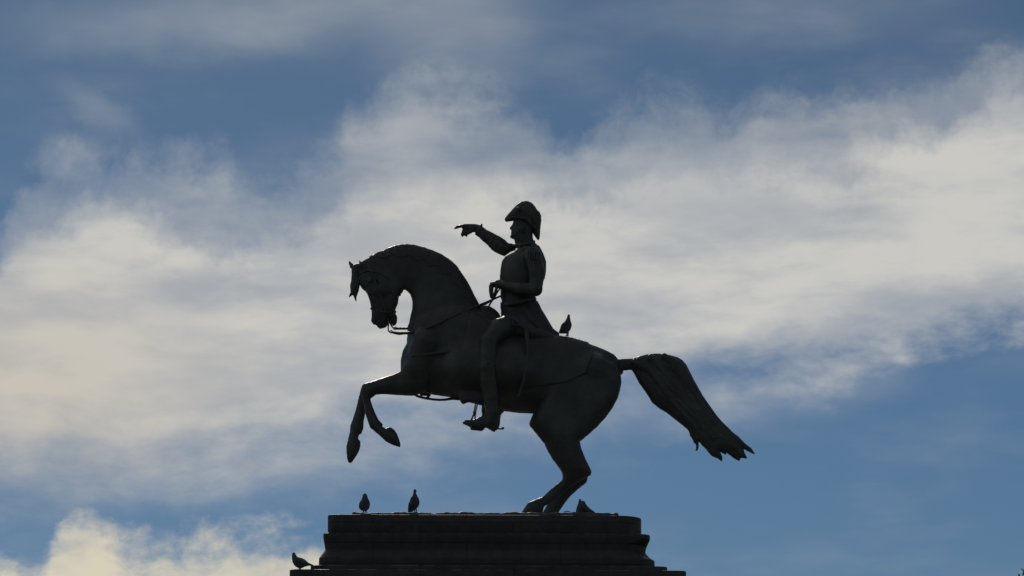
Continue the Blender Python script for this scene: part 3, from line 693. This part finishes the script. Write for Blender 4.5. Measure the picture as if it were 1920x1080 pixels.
pigeon(YF+.12, [(1079,964.4),(1079.6,958),(1080.6,953),(1083,946.4),(1084.6,941),(1085.3,936.8),(1087.4,934.8),(1089.5,936.4),(1090,939.4),(1093.4,938.6),(1096.6,940.4),(1098.4,944),(1100.4,947.6),(1105.6,952.8),(1110,956),(1113.6,958.6),(1118.4,962.4),(1116,964),(1100,964.6)],
       [(1086,962,1085,965)], 'pigeon hunched low beside the rear hoof on the right of the pedestal top', k=.7, wings=[[(1092,950,.05,4.5),(1104,958,.04,3.4)]])
# thin bent twig lying by the hoof
f = field_px(1050,950,1075,968, YF-.02, YF+.16, .004)
f.chain([(1055.5,961.5,YF+.05,.9),(1059,959.2,YF+.06,.9),(1064,958.6,YF+.07,.9),(1068,959.4,YF+.07,.8),(1070.4,962,YF+.06,.8)], blend=.002)
tw = link('twig', f.mesh('twig'), None, [BRONZE_D]); tag(tw, 'thin curved twig lying on the pedestal top just right of the hind hooves', 'twig')

# ================================================================== ground
gm = bpy.data.meshes.new('ground')
gm.from_pydata([(-4000,-4000,0),(4000,-4000,0),(4000,4000,0),(-4000,4000,0)], [], [(0,1,2,3)])
GR = bpy.data.materials.new('grass_ground'); GR.use_nodes = True
G = NG(GR.node_tree); bb = GR.node_tree.nodes['Principled BSDF']; co = G.n('ShaderNodeTexCoord').outputs['Object']
G.set(bb.inputs['Base Color'], G.mix(G.noise(co, .6, 9, .65), (.035,.055,.020,1), (.075,.085,.035,1))); bb.inputs['Roughness'].default_value = .95
bpg = G.n('ShaderNodeBump'); G.set(bpg.inputs['Height'], G.noise(co, 14, 6, .7)); bpg.inputs['Distance'].default_value = .08; GR.node_tree.links.new(bpg.outputs[0], bb.inputs['Normal'])
tag(link('ground', gm, None, [GR]), kind='structure')
# round paved forecourt
pm = bpy.data.meshes.new('pavement'); N = 96
pm.from_pydata([(24*math.cos(2*math.pi*i/N), 24*math.sin(2*math.pi*i/N), .004) for i in range(N)], [], [tuple(range(N))])
PV = bpy.data.materials.new('stone_paving'); PV.use_nodes = True
G = NG(PV.node_tree); bb = PV.node_tree.nodes['Principled BSDF']; co = G.n('ShaderNodeTexCoord').outputs['Object']
bk = G.n('ShaderNodeTexBrick'); G.set(bk.inputs['Vector'], co); bk.inputs['Scale'].default_value = 1.6; bk.inputs['Mortar Size'].default_value = .012
bk.inputs['Color1'].default_value = (.20,.19,.17,1); bk.inputs['Color2'].default_value = (.14,.135,.125,1); bk.inputs['Mortar'].default_value = (.05,.05,.045,1)
G.set(bb.inputs['Base Color'], G.mix(G.ss(G.noise(co, 1.1, 8, .65), .3, .7, 0, .5), bk.outputs['Color'], (.10,.10,.09,1))); bb.inputs['Roughness'].default_value = .85
tag(link('pavement', pm, None, [PV]), kind='structure')

# ================================================================== tree whose top just reaches the lower right corner
LEAF = bpy.data.materials.new('tree_leaf'); LEAF.use_nodes = True
G = NG(LEAF.node_tree); bb = LEAF.node_tree.nodes['Principled BSDF']
oi = G.n('ShaderNodeNewGeometry').outputs['Random Per Island']
G.set(bb.inputs['Base Color'], G.mix(oi, (.030,.055,.016,1), (.085,.115,.035,1))); bb.inputs['Roughness'].default_value = .55
BARK = make_mat('bark', (.07,.055,.04), .9, 0., (.12,.10,.08), 9., .03, 20., .2)
TY = 9.0
tip = at(1936, 1052, TY)
tree = empty('broadleaf_tree', (float(tip[0]), TY, 0), label='leafy tree whose topmost twigs just show at the lower right corner', cat='tree')
H = float(tip[2]); r_ = random.Random(11)
tv, tf = [], []
def limb(A, B, ra, rb, nseg=5, wob=.1):
    A, B = Vector(A), Vector(B); prev = None; d = (B-A).normalized(); u = d.orthogonal().normalized(); v = d.cross(u)
    off = Vector((0,0,0))
    for i in range(nseg+1):
        t = i/nseg; off = off*.6 + Vector((r_.uniform(-wob,wob), r_.uniform(-wob,wob), 0))*(0 if i in (0, nseg) else 1)
        c = A.lerp(B, t)+off; rr = ra+(rb-ra)*t; ring_ = []
        for k_ in range(8):
            a = 2*math.pi*k_/8; tv.append(tuple(c+(u*math.cos(a)+v*math.sin(a))*rr)); ring_.append(len(tv)-1)
        if prev:
            for k_ in range(8): tf.append((prev[k_], prev[(k_+1)%8], ring_[(k_+1)%8], ring_[k_]))
        prev = ring_
bx = float(tip[0]); ends = []
limb((bx,TY,-.1), (bx+.1,TY,H*.62), .24, .13, 7, .06); limb((bx+.1,TY,H*.62), (bx,TY,H-.35), .13, .015, 6, .05)
for i in range(46):
    z = H*(.30+.66*((i+.5)/46)); a = i*2.399+r_.uniform(-.3,.3); t = (z/H-.30)/.70
    L = (2.2*max(0, math.sin(math.pi*min(1, .25+.75*t)))**.9*(1-.3*t) + .10)*r_.uniform(.75,1.1)
    B = (bx+.08+L*math.cos(a), TY+L*math.sin(a), min(z+L*.30, H-.12)); limb((bx+.06,TY,z), B, .05*(1-t*.7)+.008, .007, 4, .05)
    for q in (.45,.65,.82,1.0):
        ends.append((Vector((bx+.06,TY,z)).lerp(Vector(B), q), .14+.5*(1-t)))
ends += [(Vector((bx+r_.uniform(-.12,.12), TY+r_.uniform(-.12,.12), H-.1-i*.09)), .10+.03*i) for i in range(6)]
me = bpy.data.meshes.new('trunk'); me.from_pydata(tv, [], tf); me.update()
link('trunk', me, tree, [BARK])
lv, lf = [], []
for c, rad in ends:
    for i in range(int(55+120*rad)):
        p = c + Vector((r_.gauss(0,1), r_.gauss(0,1), r_.gauss(0,.8)))*rad*.55
        if p.z > H: continue
        s_ = r_.uniform(.035,.075); n_ = Vector((r_.uniform(-1,1), r_.uniform(-1,1), r_.uniform(-.4,1))).normalized(); u = n_.orthogonal().normalized()
        u = (u*math.cos(i)+n_.cross(u)*math.sin(i)); v = n_.cross(u)
        k_ = len(lv); lv += [tuple(p-u*s_), tuple(p+v*s_*.42-u*s_*.1), tuple(p+u*s_), tuple(p-v*s_*.42-u*s_*.1)]; lf.append((k_,k_+1,k_+2,k_+3))
me = bpy.data.meshes.new('crown'); me.from_pydata(lv, [], lf); me.update()
link('crown', me, tree, [LEAF])
